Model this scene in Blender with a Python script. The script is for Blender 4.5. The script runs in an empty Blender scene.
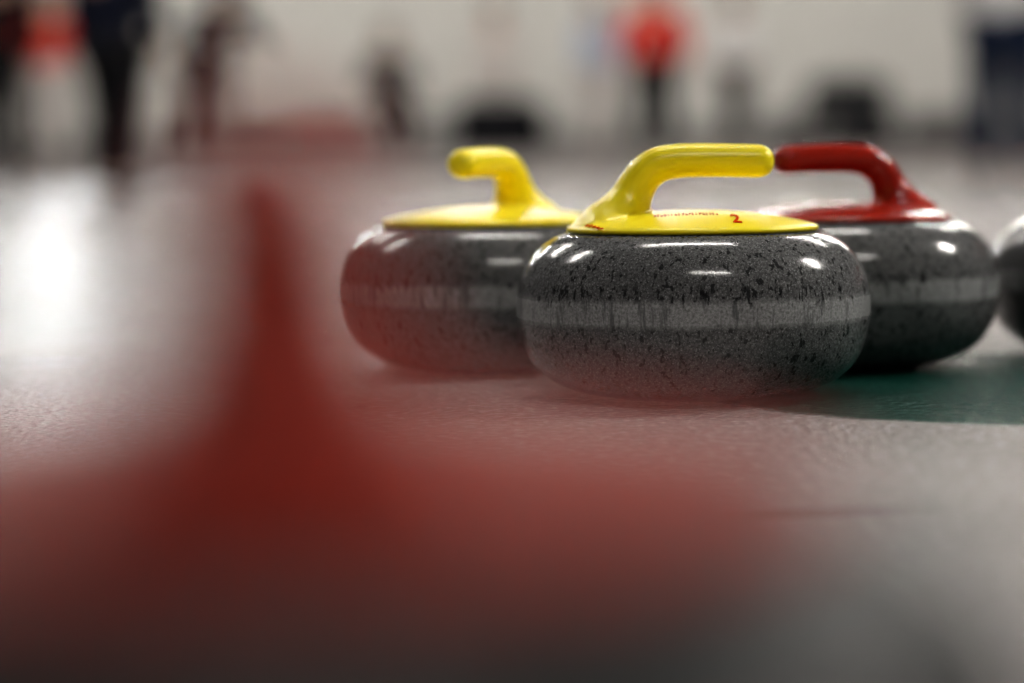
import bpy, bmesh, math, random
from mathutils import Vector, Matrix
random.seed(4)
scene = bpy.context.scene
COL = scene.collection
try:
    scene.view_settings.view_transform = 'Standard'
    scene.view_settings.look = 'Medium High Contrast'
except Exception:
    pass

# ------------------------------------------------------------ helpers
def link(o):
    COL.objects.link(o); return o

def empty(name, loc, rotz=0, label=None, category=None, group=None):
    o = bpy.data.objects.new(name, None); link(o)
    o.empty_display_size = 0.1
    o.location = loc; o.rotation_euler = (0, 0, rotz)
    if label: o["label"] = label
    if category: o["category"] = category
    if group: o["group"] = group
    return o

def mesh_from_bm(bm, name, mat=None, smooth=True):
    me = bpy.data.meshes.new(name); bm.to_mesh(me); bm.free()
    for p in me.polygons: p.use_smooth = smooth
    if mat: me.materials.append(mat)
    return me

def obj(name, me, parent=None, loc=(0,0,0), rot=(0,0,0)):
    o = bpy.data.objects.new(name, me); link(o)
    if parent: o.parent = parent
    o.location = loc; o.rotation_euler = rot
    return o

def evaluated(name, me, mods):
    o = bpy.data.objects.new("tmp", me); link(o)
    for t, kw in mods:
        m = o.modifiers.new(t, t)
        for k, v in kw.items(): setattr(m, k, v)
    dg = bpy.context.evaluated_depsgraph_get(); dg.update()
    ev = o.evaluated_get(dg)
    new = bpy.data.meshes.new_from_object(ev)
    new.name = name
    bpy.data.objects.remove(o, do_unlink=True)
    for p in new.polygons: p.use_smooth = True
    return new

def mat_basic(name, col, rough=0.5, noise=0.06, scale=20, emit=0, coat=0, spec=0.5):
    m = bpy.data.materials.new(name); m.use_nodes = True
    nt = m.node_tree; b = nt.nodes["Principled BSDF"]
    tc = nt.nodes.new("ShaderNodeTexCoord")
    n = nt.nodes.new("ShaderNodeTexNoise"); n.inputs["Scale"].default_value = scale
    nt.links.new(tc.outputs["Object"], n.inputs["Vector"])
    r = nt.nodes.new("ShaderNodeValToRGB")
    r.color_ramp.elements[0].position = .3; r.color_ramp.elements[1].position = .7
    r.color_ramp.elements[0].color = tuple(c*(1-noise) for c in col)+(1,)
    r.color_ramp.elements[1].color = tuple(min(1, c*(1+noise)) for c in col)+(1,)
    nt.links.new(n.outputs["Fac"], r.inputs["Fac"])
    nt.links.new(r.outputs["Color"], b.inputs["Base Color"])
    b.inputs["Roughness"].default_value = rough
    b.inputs["Coat Weight"].default_value = coat
    b.inputs["Specular IOR Level"].default_value = spec
    if emit:
        nt.links.new(r.outputs["Color"], b.inputs["Emission Color"])
        b.inputs["Emission Strength"].default_value = emit
    return m

def catmull(pts, n):
    out = []
    P = [Vector(p) for p in pts]
    P = [2*P[0]-P[1]] + P + [2*P[-1]-P[-2]]
    for i in range(1, len(P)-2):
        for k in range(n):
            t = k/n
            a, b, c, d = P[i-1], P[i], P[i+1], P[i+2]
            out.append(0.5*((2*b)+(-a+c)*t+(2*a-5*b+4*c-d)*t*t+(-a+3*b-3*c+d)*t**3))
    out.append(P[-2].copy())
    return out

def lathe(bm, prof, seg=160):
    rings = []
    for r, z in prof:
        if r < 1e-5:
            rings.append([bm.verts.new((0, 0, z))])
        else:
            rings.append([bm.verts.new((r*math.cos(2*math.pi*i/seg), r*math.sin(2*math.pi*i/seg), z)) for i in range(seg)])
    for a, b in zip(rings[:-1], rings[1:]):
        for i in range(seg):
            j = (i+1) % seg
            if len(a) == 1 and len(b) == 1: continue
            if len(a) == 1: bm.faces.new((a[0], b[j], b[i]))
            elif len(b) == 1: bm.faces.new((a[i], a[j], b[0]))
            else: bm.faces.new((a[i], a[j], b[j], b[i]))
    bmesh.ops.recalc_face_normals(bm, faces=bm.faces)

def sweep(bm, pts, seg=32):
    C = catmull([(p[0], p[1], p[2]) for p in pts], 8)
    W = catmull([(p[3], 0, 0) for p in pts], 8)
    cen = [Vector((c.x, 0, c.y)) for c in C]; ra = [c.z for c in C]; rb = [w.x for w in W]
    rings = []
    for i, c in enumerate(cen):
        t = (cen[min(i+1, len(cen)-1)]-cen[max(i-1, 0)]).normalized()
        nrm = Vector((-t.z, 0, t.x)); y = Vector((0, 1, 0))
        rings.append([bm.verts.new(c+nrm*ra[i]*math.cos(2*math.pi*k/seg)+y*rb[i]*math.sin(2*math.pi*k/seg)) for k in range(seg)])
    for a, b in zip(rings[:-1], rings[1:]):
        for i in range(seg):
            j = (i+1) % seg
            bm.faces.new((a[i], a[j], b[j], b[i]))
    bm.faces.new(rings[0]); bm.faces.new(list(reversed(rings[-1])))
    bmesh.ops.recalc_face_normals(bm, faces=bm.faces)

def box(bm, cx, cy, cz, sx, sy, sz, bevel=0):
    r = bmesh.ops.create_cube(bm, size=1, matrix=Matrix.Translation((cx, cy, cz)) @ Matrix.Diagonal((sx, sy, sz, 1)))
    if bevel:
        es = list({e for v in r['verts'] for e in v.link_edges})
        bmesh.ops.bevel(bm, geom=es, offset=bevel, segments=3, affect='EDGES', profile=.6)

# ------------------------------------------------------------ materials
def granite(name, k=1.0, spec=.36, rough=.15):
    m = bpy.data.materials.new(name); m.use_nodes = True
    nt = m.node_tree; N = nt.nodes; L = nt.links; b = N["Principled BSDF"]
    tc = N.new("ShaderNodeTexCoord")
    def mapping(s):
        mp = N.new("ShaderNodeMapping"); mp.inputs["Scale"].default_value = s
        L.new(tc.outputs["Object"], mp.inputs["Vector"]); return mp
    def noise(s, vec, det=2, rough=.5):
        n = N.new("ShaderNodeTexNoise"); n.inputs["Scale"].default_value = s
        n.inputs["Detail"].default_value = det; n.inputs["Roughness"].default_value = rough
        L.new(vec, n.inputs["Vector"]); return n.outputs["Fac"]
    def ramp(src, stops):
        r = N.new("ShaderNodeValToRGB")
        e = r.color_ramp.elements
        e[0].position, e[0].color = stops[0][0], (stops[0][1],)*3+(1,)
        e[1].position, e[1].color = stops[-1][0], (stops[-1][1],)*3+(1,)
        for p, c in stops[1:-1]:
            x = e.new(p); x.color = (c,)*3+(1,)
        L.new(src, r.inputs["Fac"]); return r.outputs["Color"]
    def mix(f, a, bb, mode='MIX'):
        x = N.new("ShaderNodeMix"); x.data_type = 'RGBA'; x.blend_type = mode
        if isinstance(f, float): x.inputs[0].default_value = f
        else: L.new(f, x.inputs[0])
        for s, v in ((6, a), (7, bb)):
            if isinstance(v, tuple): x.inputs[s].default_value = v
            else: L.new(v, x.inputs[s])
        return x.outputs[2]
    iso = mapping((1, 1, 1)).outputs[0]
    tall = mapping((1, 1, .6)).outputs[0]
    base = ramp(noise(430, iso, 3, .7), [(.34, .050*k), (.5, .098*k), (.66, .17*k)])
    base2 = ramp(noise(800, iso, 1), [(.60, 0.), (.70, .6)])
    dark = ramp(noise(200, tall, 2, .6), [(.59, 0.), (.63, .85)])
    c = mix(base2, base, (.38*k, .38*k, .39*k, 1))
    c = mix(dark, c, (.012*k, .012*k, .013*k, 1))
    sep = N.new("ShaderNodeSeparateXYZ"); L.new(tc.outputs["Object"], sep.inputs[0])
    mr = N.new("ShaderNodeMath"); mr.operation = 'SUBTRACT'; L.new(sep.outputs["Z"], mr.inputs[0]); mr.inputs[1].default_value = .0755
    ab = N.new("ShaderNodeMath"); ab.operation = 'ABSOLUTE'; L.new(mr.outputs[0], ab.inputs[0])
    wob = N.new("ShaderNodeMath"); wob.operation = 'MULTIPLY_ADD'
    L.new(noise(90, mapping((1, 1, .4)).outputs[0], 5, .7), wob.inputs[0]); wob.inputs[1].default_value = .007; L.new(ab.outputs[0], wob.inputs[2])
    sc = N.new("ShaderNodeMath"); sc.operation = 'MULTIPLY'; L.new(wob.outputs[0], sc.inputs[0]); sc.inputs[1].default_value = 50
    band = ramp(sc.outputs[0], [(.54, 1.), (.80, 0.)])
    streakv = mapping((1, 1, .14)).outputs[0]
    streak = ramp(noise(150, streakv, 4, .65), [(.53, 0.), (.64, .85)])
    fine = ramp(noise(460, iso, 3, .7), [(.34, .14*k), (.66, .38*k)])
    bandc = mix(streak, fine, (.075*k, .075*k, .078*k, 1))
    out = mix(band, c, bandc)
    zc = N.new("ShaderNodeMath"); zc.operation = 'SUBTRACT'; L.new(sep.outputs["Z"], zc.inputs[0]); zc.inputs[1].default_value = .089
    za = N.new("ShaderNodeMath"); za.operation = 'ABSOLUTE'; L.new(zc.outputs[0], za.inputs[0])
    zs = N.new("ShaderNodeMath"); zs.operation = 'MULTIPLY'; L.new(za.outputs[0], zs.inputs[0]); zs.inputs[1].default_value = 50
    zone = ramp(zs.outputs[0], [(.25, 1.), (.60, 0.)])
    chips = ramp(noise(160, mapping((1, 1, .35)).outputs[0], 4, .6), [(.57, 0.), (.61, .9)])
    mm = N.new("ShaderNodeMath"); mm.operation = 'MULTIPLY'; L.new(zone, mm.inputs[0]); L.new(chips, mm.inputs[1])
    out = mix(mm.outputs[0], out, (.010*k, .010*k, .011*k, 1))
    L.new(out, b.inputs["Base Color"])
    rr = ramp(sc.outputs[0], [(.54, .30), (.80, rough)])
    L.new(rr, b.inputs["Roughness"])
    b.inputs["Specular IOR Level"].default_value = spec
    bp = N.new("ShaderNodeBump"); bp.inputs["Strength"].default_value = .08; bp.inputs["Distance"].default_value = .0003
    L.new(noise(500, iso, 3), bp.inputs["Height"]); L.new(bp.outputs[0], b.inputs["Normal"])
    return m

def ice():
    m = bpy.data.materials.new("pebbled_ice"); m.use_nodes = True
    nt = m.node_tree; N = nt.nodes; L = nt.links; b = N["Principled BSDF"]
    geo = N.new("ShaderNodeNewGeometry")
    pos = geo.outputs["Position"]
    n = N.new("ShaderNodeTexNoise"); n.inputs["Scale"].default_value = 3; n.inputs["Detail"].default_value = 5
    L.new(pos, n.inputs["Vector"])
    n3 = N.new("ShaderNodeTexNoise"); n3.inputs["Scale"].default_value = 40; n3.inputs["Detail"].default_value = 4
    L.new(pos, n3.inputs["Vector"])
    def edge(src, R, soft):
        r = N.new("ShaderNodeValToRGB"); e = r.color_ramp.elements
        e[0].position = R-soft; e[0].color = (1, 1, 1, 1); e[1].position = R+soft; e[1].color = (0, 0, 0, 1)
        L.new(src, r.inputs["Fac"]); return r.outputs["Color"]
    def disc(c, R, soft):
        dist = N.new("ShaderNodeVectorMath"); dist.operation = 'DISTANCE'
        L.new(pos, dist.inputs[0]); dist.inputs[1].default_value = c
        w = N.new("ShaderNodeMath"); w.operation = 'MULTIPLY_ADD'; L.new(n3.outputs["Fac"], w.inputs[0]); w.inputs[1].default_value = .02; L.new(dist.outputs["Value"], w.inputs[2])
        return edge(w.outputs[0], R, soft)
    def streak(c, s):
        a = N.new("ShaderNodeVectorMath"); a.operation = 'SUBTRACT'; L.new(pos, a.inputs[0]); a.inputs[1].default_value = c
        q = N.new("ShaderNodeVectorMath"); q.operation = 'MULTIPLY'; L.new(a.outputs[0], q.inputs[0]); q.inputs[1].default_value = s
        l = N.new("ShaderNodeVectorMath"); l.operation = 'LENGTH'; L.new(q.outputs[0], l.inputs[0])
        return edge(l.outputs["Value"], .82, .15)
    cr = N.new("ShaderNodeValToRGB")
    cr.color_ramp.elements[0].position = .3; cr.color_ramp.elements[0].color = (.31, .284, .277, 1)
    cr.color_ramp.elements[1].position = .7; cr.color_ramp.elements[1].color = (.40, .368, .36, 1)
    L.new(n.outputs["Fac"], cr.inputs["Fac"])
    def mx(f, a, col):
        x = N.new("ShaderNodeMix"); x.data_type = 'RGBA'
        L.new(f, x.inputs[0]); L.new(a, x.inputs[6]); x.inputs[7].default_value = col; return x.outputs[2]
    v = N.new("ShaderNodeTexVoronoi"); v.inputs["Scale"].default_value = 150; v.feature = 'SMOOTH_F1'
    L.new(pos, v.inputs["Vector"])
    n2 = N.new("ShaderNodeTexNoise"); n2.inputs["Scale"].default_value = 220; n2.inputs["Detail"].default_value = 4
    L.new(pos, n2.inputs["Vector"])
    n4 = N.new("ShaderNodeTexNoise"); n4.inputs["Scale"].default_value = 110; n4.inputs["Detail"].default_value = 3; n4.inputs["Roughness"].default_value = .7
    L.new(pos, n4.inputs["Vector"])
    fr = N.new("ShaderNodeValToRGB"); fr.color_ramp.elements[0].position = .50; fr.color_ramp.elements[0].color = (0, 0, 0, 1)
    fr.color_ramp.elements[1].position = .66; fr.color_ramp.elements[1].color = (.5, .5, .5, 1)
    L.new(n4.outputs["Fac"], fr.inputs["Fac"])
    o = mx(fr.outputs["Color"], cr.outputs["Color"], (.80, .77, .76, 1))  # pale frost mottling in the colour, standing in for pebble glints
    gb = N.new("ShaderNodeRGB"); gb.outputs[0].default_value = (.006, .050, .038, 1)
    g = mx(fr.outputs["Color"], gb.outputs[0], (.05, .15, .12, 1))
    fm = N.new("ShaderNodeMix"); fm.data_type = 'RGBA'
    L.new(disc((.465, 2.05, 0), .330, .010), fm.inputs[0]); L.new(o, fm.inputs[6]); L.new(g, fm.inputs[7])
    o = mx(streak((-.01, 1.35, 0), (1/.275, 1/.027, 0)), fm.outputs[2], (.06, .016, .013, 1))  # thin dark red streak across the near ice, tapered at both ends
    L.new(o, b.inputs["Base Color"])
    b.inputs["Roughness"].default_value = .19
    b.inputs["Specular IOR Level"].default_value = .15
    ad = N.new("ShaderNodeMath"); ad.operation = 'ADD'; L.new(v.outputs["Distance"], ad.inputs[0]); L.new(n2.outputs["Fac"], ad.inputs[1])
    bp = N.new("ShaderNodeBump"); bp.inputs["Strength"].default_value = 1; bp.inputs["Distance"].default_value = .0028
    L.new(ad.outputs[0], bp.inputs["Height"]); L.new(bp.outputs[0], b.inputs["Normal"])
    return m

M_gran = granite("grey_granite", 1.1); M_grand = granite("shade_dark_granite", .25, .12, .45); M_granm = granite("charcoal_granite", .75, .3, .2); M_ice = ice()  # near stone's granite is darkened in colour for dim light by the camera
M_yel = mat_basic("yellow_plastic", (1, .82, .008), .32, .0, 30)
M_red = mat_basic("red_plastic", (.34, .018, .006), .17, .05, 30, spec=.5)
M_redd = mat_basic("shade_dark_red_plastic", (.235, .021, .011), .55, .05, 30, spec=.08)  # red lowered in colour to stand in for weak light on the near handle
M_print = mat_basic("red_print", (.6, .05, .006), .8, spec=.0)

# ------------------------------------------------------------ setting
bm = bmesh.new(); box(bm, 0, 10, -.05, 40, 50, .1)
floor = obj("floor", mesh_from_bm(bm, "floor", M_ice, False)); floor["kind"] = "structure"; floor["label"] = "pebbled white curling ice with a dark red streak and painted green ring"
M_wall = mat_basic("cream_wall_paint", (.53, .52, .49), .8, .03, 1.5)
bm = bmesh.new(); box(bm, 0, 32.1, 4, 40, .2, 8)
w = obj("wall_back", mesh_from_bm(bm, "wall_back", M_wall, False)); w["kind"] = "structure"
M_base = mat_basic("grey_baseboard", (.16, .155, .15), .7, .1, 3)
bm = bmesh.new(); box(bm, 0, 31.95, .40, 40, .1, .34)
w = obj("baseboard_back", mesh_from_bm(bm, "baseboard_back", M_base, False)); w["kind"] = "structure"
M_walk = mat_basic("walkway_grey", (.36, .33, .32), .6, .05, 2)
bm = bmesh.new(); box(bm, 0, 28, .11, 40, 8, .22, .01)
w = obj("trim_1", mesh_from_bm(bm, "trim_1", M_walk, False)); w["kind"] = "structure"; w["label"] = "raised grey walkway behind the ice sheet"
M_win = mat_basic("window_daylight", (.9, .95, 1), .3, .02, 2, emit=15)
M_frame = mat_basic("window_frame", (.6, .6, .58), .5)
bm = bmesh.new(); box(bm, -5.9, 31.96, 3.9, 1.7, .04, 1.9)
w = obj("window_1", mesh_from_bm(bm, "window_1", M_win, False)); w["kind"] = "structure"
bm = bmesh.new()
for (cx, cz, sx, sz) in ((0, 4.9, 1.9, .1), (0, 2.9, 1.9, .1), (-.9, 3.9, .1, 2.1), (.9, 3.9, .1, 2.1), (0, 3.9, .06, 1.9)):
    box(bm, cx-5.9, 31.93, cz, sx, .1, sz)
w = obj("trim_2", mesh_from_bm(bm, "trim_2", M_frame, False)); w["kind"] = "structure"

# ------------------------------------------------------------ curling stone
prof = [(0, .005), (.05, .005), (.058, .003), (.0605, .0003), (.0675, .0003), (.077, .0016), (.097, .0052), (.1165, .0130), (.1320, .0260), (.1408, .0420),
        (.1450, .0595), (.1458, .0755), (.1448, .0890), (.1410, .1030), (.1345, .1150), (.1250, .1250), (.1140, .1320), (.1045, .1352), (.095, .136), (0, .136)]
C = catmull([(r, z, 0) for r, z in prof], 5)
bm = bmesh.new(); lathe(bm, [(max(0, c.x), max(0, c.y)) for c in C], 192)
me_body = mesh_from_bm(bm, "stone_body", M_gran)
me_bodyd = me_body.copy(); me_bodyd.materials.clear(); me_bodyd.materials.append(M_grand)
me_bodym = me_body.copy(); me_bodym.materials.clear(); me_bodym.materials.append(M_granm)

RC = .1045
def cap_z(r): return .1405+.0135*(1-(min(r, RC)/RC)**2)
bm = bmesh.new()
cp = [(0, .1355), (.1025, .1355), (RC, .137), (RC+.0003, .139), (RC-.001, .1408)]
for k in range(1, 12):
    r = (RC-.001)*(1-k/11); cp.append((r, cap_z(r)))
cp[-1] = (0, cap_z(0))
lathe(bm, cp, 128)
sweep(bm, [(-.060, .1345, .045, .052), (-.0590, .1430, .0345, .041), (-.0555, .1530, .0240, .029), (-.0505, .1640, .0178, .0208), (-.0450, .1750, .0160, .0176), (-.0375, .1846, .0154, .0165),
           (-.026, .1916, .0148, .016), (-.010, .1940, .0142, .016), (.010, .1943, .0140, .0158), (.035, .1938, .0140, .0155), (.055, .1931, .0138, .015),
           (.0620, .1929, .0120, .0130), (.0665, .1928, .0078, .009), (.0682, .1928, .002, .002)], 48)
raw = mesh_from_bm(bm, "rawhandle")
me_handle = evaluated("handle", raw, [('REMESH', dict(mode='VOXEL', voxel_size=.0013)), ('SMOOTH', dict(factor=.5, iterations=45))])
def recol(m):
    x = me_handle.copy(); x.materials.clear(); x.materials.append(m); return x
me_hy = recol(M_yel); me_hr = recol(M_red); me_hd = recol(M_redd)

def drape(me):
    for v in me.vertices:
        v.co.z = cap_z(math.hypot(v.co.x, v.co.y)) + .0002 + (v.co.z > .0001)*.0006
def printed(parent, rotz):
    cu = bpy.data.curves.new("t", 'FONT'); cu.body = "2"; cu.size = .046; cu.align_x = 'CENTER'; cu.extrude = .001; cu.offset = .0003
    o = bpy.data.objects.new("t", cu); link(o)
    dg = bpy.context.evaluated_depsgraph_get(); dg.update()
    me = bpy.data.meshes.new_from_object(o.evaluated_get(dg)); bpy.data.objects.remove(o, do_unlink=True)
    R = Matrix.Rotation(-rotz, 4, 'Z')
    me.transform(Matrix.Translation((.030, -.082, 0)) @ Matrix.Diagonal((.36, 1, 1, 1))); me.transform(R)
    drape(me); me.materials.clear(); me.materials.append(M_print)
    obj("printed_number", me, parent)["label"] = "red printed numeral 2"
    bm = bmesh.new()
    x = -.034
    while x < .018:
        wd = random.uniform(.0004, .0008)
        box(bm, x, -.050+random.uniform(-.001, .001), .0005, wd, random.uniform(.005, .009), .001)
        if random.random() < .5: box(bm, x+.0007, -.050+random.choice((-.003, 0, .003)), .0005, .0014, .0015, .001)
        x += wd+.0022
    me = mesh_from_bm(bm, "printed_lettering", M_print, False); me.transform(R); drape(me)
    obj("printed_lettering", me, parent)["label"] = "small worn red printed lettering"
    bm = bmesh.new()
    for k in range(5):
        box(bm, -.088+k*.0026, -.040-k*.008, .0005, .003, .006, .001)
    me = mesh_from_bm(bm, "printed_mark", M_print, False); me.transform(R); drape(me)
    obj("printed_mark", me, parent)["label"] = "red printed stripe mark at the plate edge"

def stone(loc, rotz, hm, label, pr=False, bodym=None):
    e = empty("curling_stone", loc, rotz, label, "curling stone", "curling stones on the ice")
    obj("stone_body", bodym or me_body, e, rot=(0, 0, random.uniform(0, 6)))
    obj("handle", hm, e)
    if pr: printed(e, rotz)
    return e
D = math.radians
FY = 2.0
stone((.150, FY, 0), D(0), me_hy, "grey granite curling stone with bright yellow handle and red printed number", True)
stone((-.018, 2.272, 0), D(180+63), me_hy, "grey granite curling stone with plain yellow handle turned aside")
stone((.310, 2.272, 0), D(180+16), me_hr, "grey granite curling stone with dark red handle beside yellow ones")
stone((.614, 2.36, 0), D(140), me_hr, "charcoal granite curling stone standing apart near green ring", False, me_bodym)
stone((-.045, .438, 0), D(98), me_hd, "granite curling stone with red handle, colours darkened for dim near light, standing alone", False, me_bodyd)

# ------------------------------------------------------------ luminaires
M_tube = mat_basic("lamp_tube_glow", (1, .96, .90), .4, .01, 2, emit=240)
M_tubes = mat_basic("bright_lamp_tube_glow", (1, .96, .90), .4, .01, 2, emit=1350)
M_house = mat_basic("lamp_housing_white", (.7, .7, .7), .4)
bm = bmesh.new(); box(bm, 0, 0, -.03, 2.4, .045, .03, .01); me_tube = mesh_from_bm(bm, "lamp_tube", M_tube)
bm = bmesh.new(); box(bm, 0, 0, .02, 2.5, .16, .06, .02); me_house = mesh_from_bm(bm, "lamp_housing", M_house, False)
bm = bmesh.new(); box(bm, 0, 0, -.03, 1.7, .035, .03, .01); me_tube2 = mesh_from_bm(bm, "lamp_tube", M_tubes)
bm = bmesh.new(); box(bm, 0, 0, .02, 1.8, .16, .06, .02); me_house2 = mesh_from_bm(bm, "lamp_housing", M_house, False)
bm = bmesh.new(); box(bm, 0, 0, .5, .012, .012, .95); me_rod = mesh_from_bm(bm, "hanging_rod", M_house, False)
for (x, y, z, short) in [(-4.2, 5.4, 5.2, 0), (4.8, 3.2, 3.7, 1), (0.2, 4.6, 5.6, 0), (1.0, -2.2, 5.2, 0), (-4, 10, 5.2, 0), (4, 10, 5.2, 0), (-5, 17, 5.2, 0), (0, 17, 5.2, 0), (5, 17, 5.2, 0),  # the lamp behind the camera is added as front fill for the stones
                  (-6, 23, 5.2, 0), (0, 23, 5.2, 0), (6, 23, 5.2, 0), (-3, 28, 5.2, 0), (3, 28, 5.2, 0), (9, 28, 5.2, 0), (-9, 28, 5.2, 0)]:
    e = empty("ceiling_lamp", (x, y, z), 0, "long white suspended linear ceiling lamp, switched on" if not short else "short bright suspended linear ceiling lamp, switched on", "lamp", "hall ceiling lamps")
    obj("lamp_housing", me_house2 if short else me_house, e); obj("lamp_tube", me_tube2 if short else me_tube, e)
    for s in (-1, 1): obj("hanging_rod", me_rod, e, (s*(.6 if short else .9), 0, 0))

# ------------------------------------------------------------ people
M_skin = mat_basic("skin", (.55, .33, .24), .5, .05)
M_hair = mat_basic("hair_brown", (.05, .03, .02), .6, .2, 60)
M_sole = mat_basic("black_shoe", (.015, .015, .017), .5)
def cloth(name, c): return mat_basic(name, c, .85, .1, 12, spec=.2)
M_navy = cloth("navy_cloth", (.006, .008, .020)); M_black = cloth("black_cloth", (.006, .006, .008))
M_redc = cloth("red_cloth", (.50, .02, .012)); M_white = cloth("white_cloth", (.62, .61, .6))
M_grey = cloth("grey_cloth", (.07, .065, .065)); M_blue = cloth("pale_blue_cloth", (.36, .42, .52)); M_lgrey = cloth("light_grey_cloth", (.50, .47, .45))
M_brown = cloth("brown_cloth", (.07, .05, .05)); M_trou = cloth("denim_cloth", (.007, .014, .038))

def skin(name, V, E, R, mat, sub=1):
    me = bpy.data.meshes.new(name); me.from_pydata(V, E, [])
    o = bpy.data.objects.new("tmp", me); link(o)
    o.modifiers.new("s", 'SKIN')
    for i, r in enumerate(R):
        sv = me.skin_vertices[0].data[i]; sv.radius = r if isinstance(r, tuple) else (r, r); sv.use_root = (i == 0)
    s = o.modifiers.new("u", 'SUBSURF'); s.levels = sub; s.render_levels = sub
    dg = bpy.context.evaluated_depsgraph_get(); dg.update()
    new = bpy.data.meshes.new_from_object(o.evaluated_get(dg)); bpy.data.objects.remove(o, do_unlink=True)
    new.name = name; new.materials.clear(); new.materials.append(mat)
    for p in new.polygons: p.use_smooth = True
    return new

def person(loc, face, top, bottom, label, sit=False, arms=(0.0, 0.0), spread=.0, lean=0.0, h=1.0, stride=0.0, bulk=1.0):
    e = empty("person", loc, face, label, "person")
    e.scale = (h*bulk, h*bulk, h)
    zp = .64 if sit else .95
    J = {}
    def T(z): return zp-.95+z
    def ly(z): return -lean*(z-.95)
    J['pel'] = (0, 0, zp); J['spine'] = (0, ly(1.13), T(1.13)); J['chest'] = (0, ly(1.34), T(1.34)); J['neck'] = (0, ly(1.5), T(1.49))
    J['jaw'] = (0, ly(1.57)-.025, T(1.565)); J['head'] = (0, ly(1.65)-.012, T(1.645)); J['crown'] = (0, ly(1.72), T(1.715)); J['nose'] = (0, ly(1.62)-.118, T(1.615))
    for s, n in ((-1, 'L'), (1, 'R')):
        a = arms[0 if s < 0 else 1]
        st = stride*s
        J['hip'+n] = (.095*s, 0, zp-.05)
        if sit:
            J['kn'+n] = (.13*s, -.45, zp-.08); J['an'+n] = (.13*s, -.44, .10); J['to'+n] = (.14*s, -.59, .045)
        else:
            J['kn'+n] = ((.11+spread*.5)*s, -.02-st*.5, .50); J['an'+n] = ((.12+spread)*s, .02-st, .10); J['to'+n] = ((.14+spread)*s, -.14-st, .045)
        J['sh'+n] = (.185*s, ly(1.42), T(1.42))
        el = (.25*s, ly(1.42)+.02-a*.12, T(1.15)+a*.03)
        J['el'+n] = el
        wr = (el[0]-.05*s*a, el[1]-.05-a*.2, el[2]-.25+a*.2); J['wr'+n] = wr
        d = (Vector(wr)-Vector(el)).normalized()
        J['pa'+n] = tuple(Vector(wr)+d*.075)
    names = list(J); idx = {k: i for i, k in enumerate(names)}
    V = [J[k] for k in names]
    rad = dict(pel=(.14, .11), spine=(.125, .095), chest=(.145, .105), neck=(.055, .06), jaw=(.062, .075), head=(.082, .10), crown=(.055, .065), nose=(.014, .016))
    lim = dict(hip=.09, kn=.058, an=.04, to=.036, sh=.062, el=.042, wr=.028, pa=(.034, .018))
    R = [rad[k] if k in rad else lim[k[:2] if k[:2] != 'hi' else 'hip'] for k in names]
    E = [('pel', 'spine'), ('spine', 'chest'), ('chest', 'neck'), ('neck', 'jaw'), ('jaw', 'head'), ('head', 'crown'), ('head', 'nose')]
    for n in 'LR': E += [('pel', 'hip'+n), ('hip'+n, 'kn'+n), ('kn'+n, 'an'+n), ('an'+n, 'to'+n), ('chest', 'sh'+n), ('sh'+n, 'el'+n), ('el'+n, 'wr'+n), ('wr'+n, 'pa'+n)]
    EE = [(idx[a], idx[b]) for a, b in E]
    for n, s in (('L', -1), ('R', 1)):
        p = Vector(J['pa'+n]); d = (p-Vector(J['wr'+n])).normalized(); side = Vector((0, 1, 0)); side = (side-d*side.dot(d)).normalized()
        for k, ln in enumerate((.055, .075, .08, .072)):
            b0 = p+side*(.024-.016*k)*1.0+d*.01; b1 = b0+d*ln*.5; b2 = b1+d*ln*.4+Vector((-s*.012, 0, 0))
            i0 = len(V); V += [tuple(b0), tuple(b1), tuple(b2)]; R += [.009, .0085, .007]
            EE += [(idx['pa'+n], i0), (i0, i0+1), (i0+1, i0+2)]
        w_ = Vector(J['wr'+n]).lerp(p, .45); b1 = w_-side*.035+d*.02; b2 = b1-side*.01+d*.03
        i0 = len(V); V += [tuple(b1), tuple(b2)]; R += [.011, .009]; EE += [(idx['pa'+n], i0), (i0, i0+1)]
    obj("body", skin("body", V, EE, R, M_skin), e)
    def sub(name, keys, edges, radii, mat):
        ii = {k: i for i, k in enumerate(keys)}
        return obj(name, skin(name, [J[k] for k in keys], [(ii[a], ii[b]) for a, b in edges], radii, mat), e)
    J['hem'] = (0, 0, zp-.06)
    ks = ['spine', 'pel', 'hem', 'chest', 'neck']
    J['neck'] = (0, ly(1.47), T(1.46))
    ed = [('spine', 'pel'), ('pel', 'hem'), ('spine', 'chest'), ('chest', 'neck')]; rd = [(.165, .13), (.18, .145), (.18, .145), (.19, .14), (.075, .08)]
    for n in 'LR':
        ks += ['sh'+n, 'el'+n, 'wr'+n]; ed += [('chest', 'sh'+n), ('sh'+n, 'el'+n), ('el'+n, 'wr'+n)]; rd += [.085, .062, .045]
    sub("jacket", ks, ed, rd, top)
    ks = ['pel']; ed = []; rd = [(.165, .13)]
    for n in 'LR':
        ks += ['hip'+n, 'kn'+n, 'an'+n]; ed += [('pel', 'hip'+n), ('hip'+n, 'kn'+n), ('kn'+n, 'an'+n)]; rd += [.12, .092, .078]
    sub("trousers", ks, ed, rd, bottom)
    for n in 'LR':
        a = Vector(J['an'+n]); t = Vector(J['to'+n])
        J['h_'] = (a.x, a.y+.03, .05); J['m_'] = (a.x, a.y-.06, .052); J['t_'] = (t.x, t.y-.03, .042); J['u_'] = (a.x, a.y, .10)
        sub("shoe", ['m_', 'h_', 't_', 'u_'], [('m_', 'h_'), ('m_', 't_'), ('m_', 'u_')], [(.05, .048), (.045, .048), (.045, .038), .05], M_sole)
    hy = J['head'][1]; hz = J['head'][2]
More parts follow.
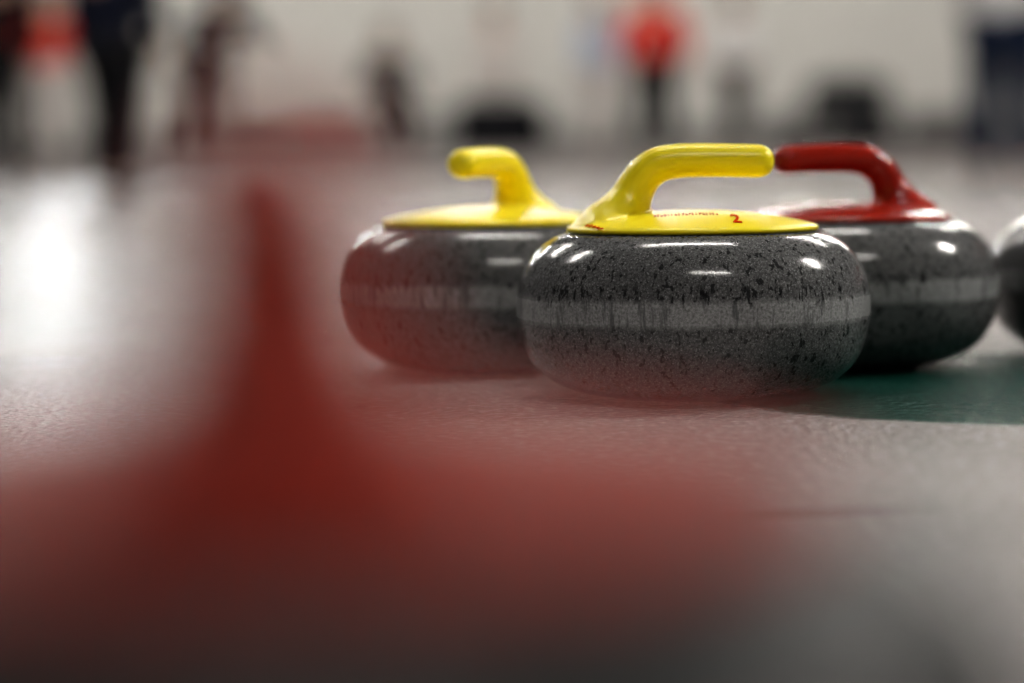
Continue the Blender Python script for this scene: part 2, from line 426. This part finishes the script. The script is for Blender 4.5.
    J['a_'] = (0, hy+.025, hz+.03); J['b_'] = (0, hy+.045, hz-.04); J['c_'] = (0, hy-.02, hz+.06)
    sub("hair", ['a_', 'b_', 'c_'], [('a_', 'b_'), ('a_', 'c_')], [(.092, .10), (.075, .06), (.075, .065)], M_hair)
    return e

def at(px, dist): return (px-512)*dist/2418
WZ = .22
person((at(120, 15.5), 15.5, 0), D(150), M_navy, M_black, "person standing on ice in dark navy jacket and black trousers", arms=(.2, .1), stride=.1, bulk=1.25)
person((at(0, 17), 17, 0), D(200), M_black, M_black, "person standing on ice dressed entirely in black", arms=(.1, .3), h=1.02, bulk=1.1)
person((at(54, 24.6), 24.6, WZ), D(20), M_redc, M_lgrey, "person in red jacket and light grey trousers on walkway", arms=(.2, .4), bulk=1.25)
person((at(210, 24.6), 24.6, WZ), D(35), M_navy, M_brown, "person in navy jacket and brown trousers leaning forward", arms=(.9, .7), lean=.5, bulk=1.5)
person((at(392, 28.0), 28.0, WZ), D(10), M_grey, M_black, "seated person in grey jacket and black trousers on bench", arms=(.6, .6), sit=True, bulk=1.2)
person((at(657, 25.0), 25.0, WZ), D(-10), M_redc, M_black, "person in bright red jacket and black trousers on walkway", arms=(.3, .2), bulk=1.25)
person((at(600, 27.5), 27.5, WZ), D(30), M_blue, M_lgrey, "person in pale blue jacket and light trousers on walkway", arms=(.5, .2))
person((at(500, 28.5), 28.5, WZ), D(-20), M_lgrey, M_lgrey, "person in light grey clothes standing behind black bag", arms=(.3, .5))
person((at(738, 27.0), 27.0, WZ), D(-40), M_white, M_grey, "person in white jacket and grey trousers on walkway", arms=(.4, .4), stride=.1)
person((at(1006, 15.0), 15.0, 0), D(160), M_white, M_trou, "person in white top and navy trousers standing on ice", arms=(.9, .8), spread=-.01, stride=.08, bulk=1.2, h=1.06)

# ------------------------------------------------------------ benches and bags
M_bench = mat_basic("dark_bench", (.03, .03, .035), .5); M_metal = mat_basic("steel_leg", (.2, .2, .2), .35)
def bench(x, y, L, label, z=WZ):
    e = empty("bench", (x, y, z), 0, label, "bench", "dark benches on the walkway")
    bm = bmesh.new(); box(bm, 0, 0, .45, L, .4, .06, .015); obj("seat", mesh_from_bm(bm, "seat", M_bench, False), e)
    bm = bmesh.new(); box(bm, 0, 0, .21, .05, .34, .42, .008); me = mesh_from_bm(bm, "leg", M_metal, False)
    for s in (-1, 1): obj("leg", me, e, (s*(L/2-.15), 0, 0))
def bag(x, y, z, L, mat, label, h=.36):
    e = empty("duffel_bag", (x, y, z), 0, label, "bag")
    bm = bmesh.new(); box(bm, 0, 0, h/2, L, .34, h, .11)
    obj("bag_body", mesh_from_bm(bm, "bag_body", mat), e)
    n = 14
    for s in (-.1, .1):
        bm = bmesh.new(); prev = None
        for k in range(n+1):
            a = math.pi*k/n; r1 = L*.22; c = math.cos(a); sn = math.sin(a)
            ring = [bm.verts.new(p) for p in ((r1*c, s-.015, h-.03+.13*sn), (r1*c, s+.015, h-.03+.13*sn), ((r1-.02)*c, s+.015, h-.03+.11*sn), ((r1-.02)*c, s-.015, h-.03+.11*sn))]
            if prev:
                for i in range(4): bm.faces.new((prev[i], prev[(i+1) % 4], ring[(i+1) % 4], ring[i]))
            else: bm.faces.new(ring)
            prev = ring
        bm.faces.new(list(reversed(prev)))
        bmesh.ops.recalc_face_normals(bm, faces=bm.faces)
        obj("carry_strap", mesh_from_bm(bm, "carry_strap", M_sole, False), e)
bench(at(392, 28.1), 28.22, 1.6, "long dark bench with steel legs carrying a seated person")
bench(at(865, 29.5), 29.5, 2.6, "long dark bench with steel legs and bags on it")
bag(at(503, 25), 25, WZ, .95, M_black, "large black duffel bag on grey walkway", .58)
bag(at(850, 29.5), 29.5, WZ+.48, 1.0, M_black, "black duffel bag lying on dark bench", .4)
bag(at(945, 26), 26, WZ, .8, M_grey, "dark grey duffel bag on grey walkway", .34)
bag(at(800, 28), 28, WZ, .6, M_grey, "grey duffel bag on walkway", .36)
bag(at(862, 26.5), 26.5, WZ, .75, M_black, "black duffel bag on grey walkway", .36)
bag(at(325, 27.5), 27.5, WZ, .9, cloth("dusty_pink_cloth", (.30, .17, .16)), "dusty pink duffel bag on walkway", .40)

# ------------------------------------------------------------ world + camera
wd = bpy.data.worlds.new("World"); scene.world = wd; wd.use_nodes = True
wd.node_tree.nodes["Background"].inputs[0].default_value = (.85, .84, .84, 1)
wd.node_tree.nodes["Background"].inputs[1].default_value = .08

cam = bpy.data.cameras.new("camera"); co = bpy.data.objects.new("camera", cam); link(co)
cam.lens = 85; cam.sensor_width = 36; cam.clip_start = .02; cam.clip_end = 200
pitch = math.atan((341.5-158)/2418)
co.matrix_world = Matrix.Translation((0, 0, .198)) @ Matrix.Rotation(math.pi/2-pitch, 4, 'X') @ Matrix.Rotation(D(-.7), 4, 'Z')
cam.dof.use_dof = True; cam.dof.focus_distance = 1.88; cam.dof.aperture_fstop = 1.95
scene.camera = co
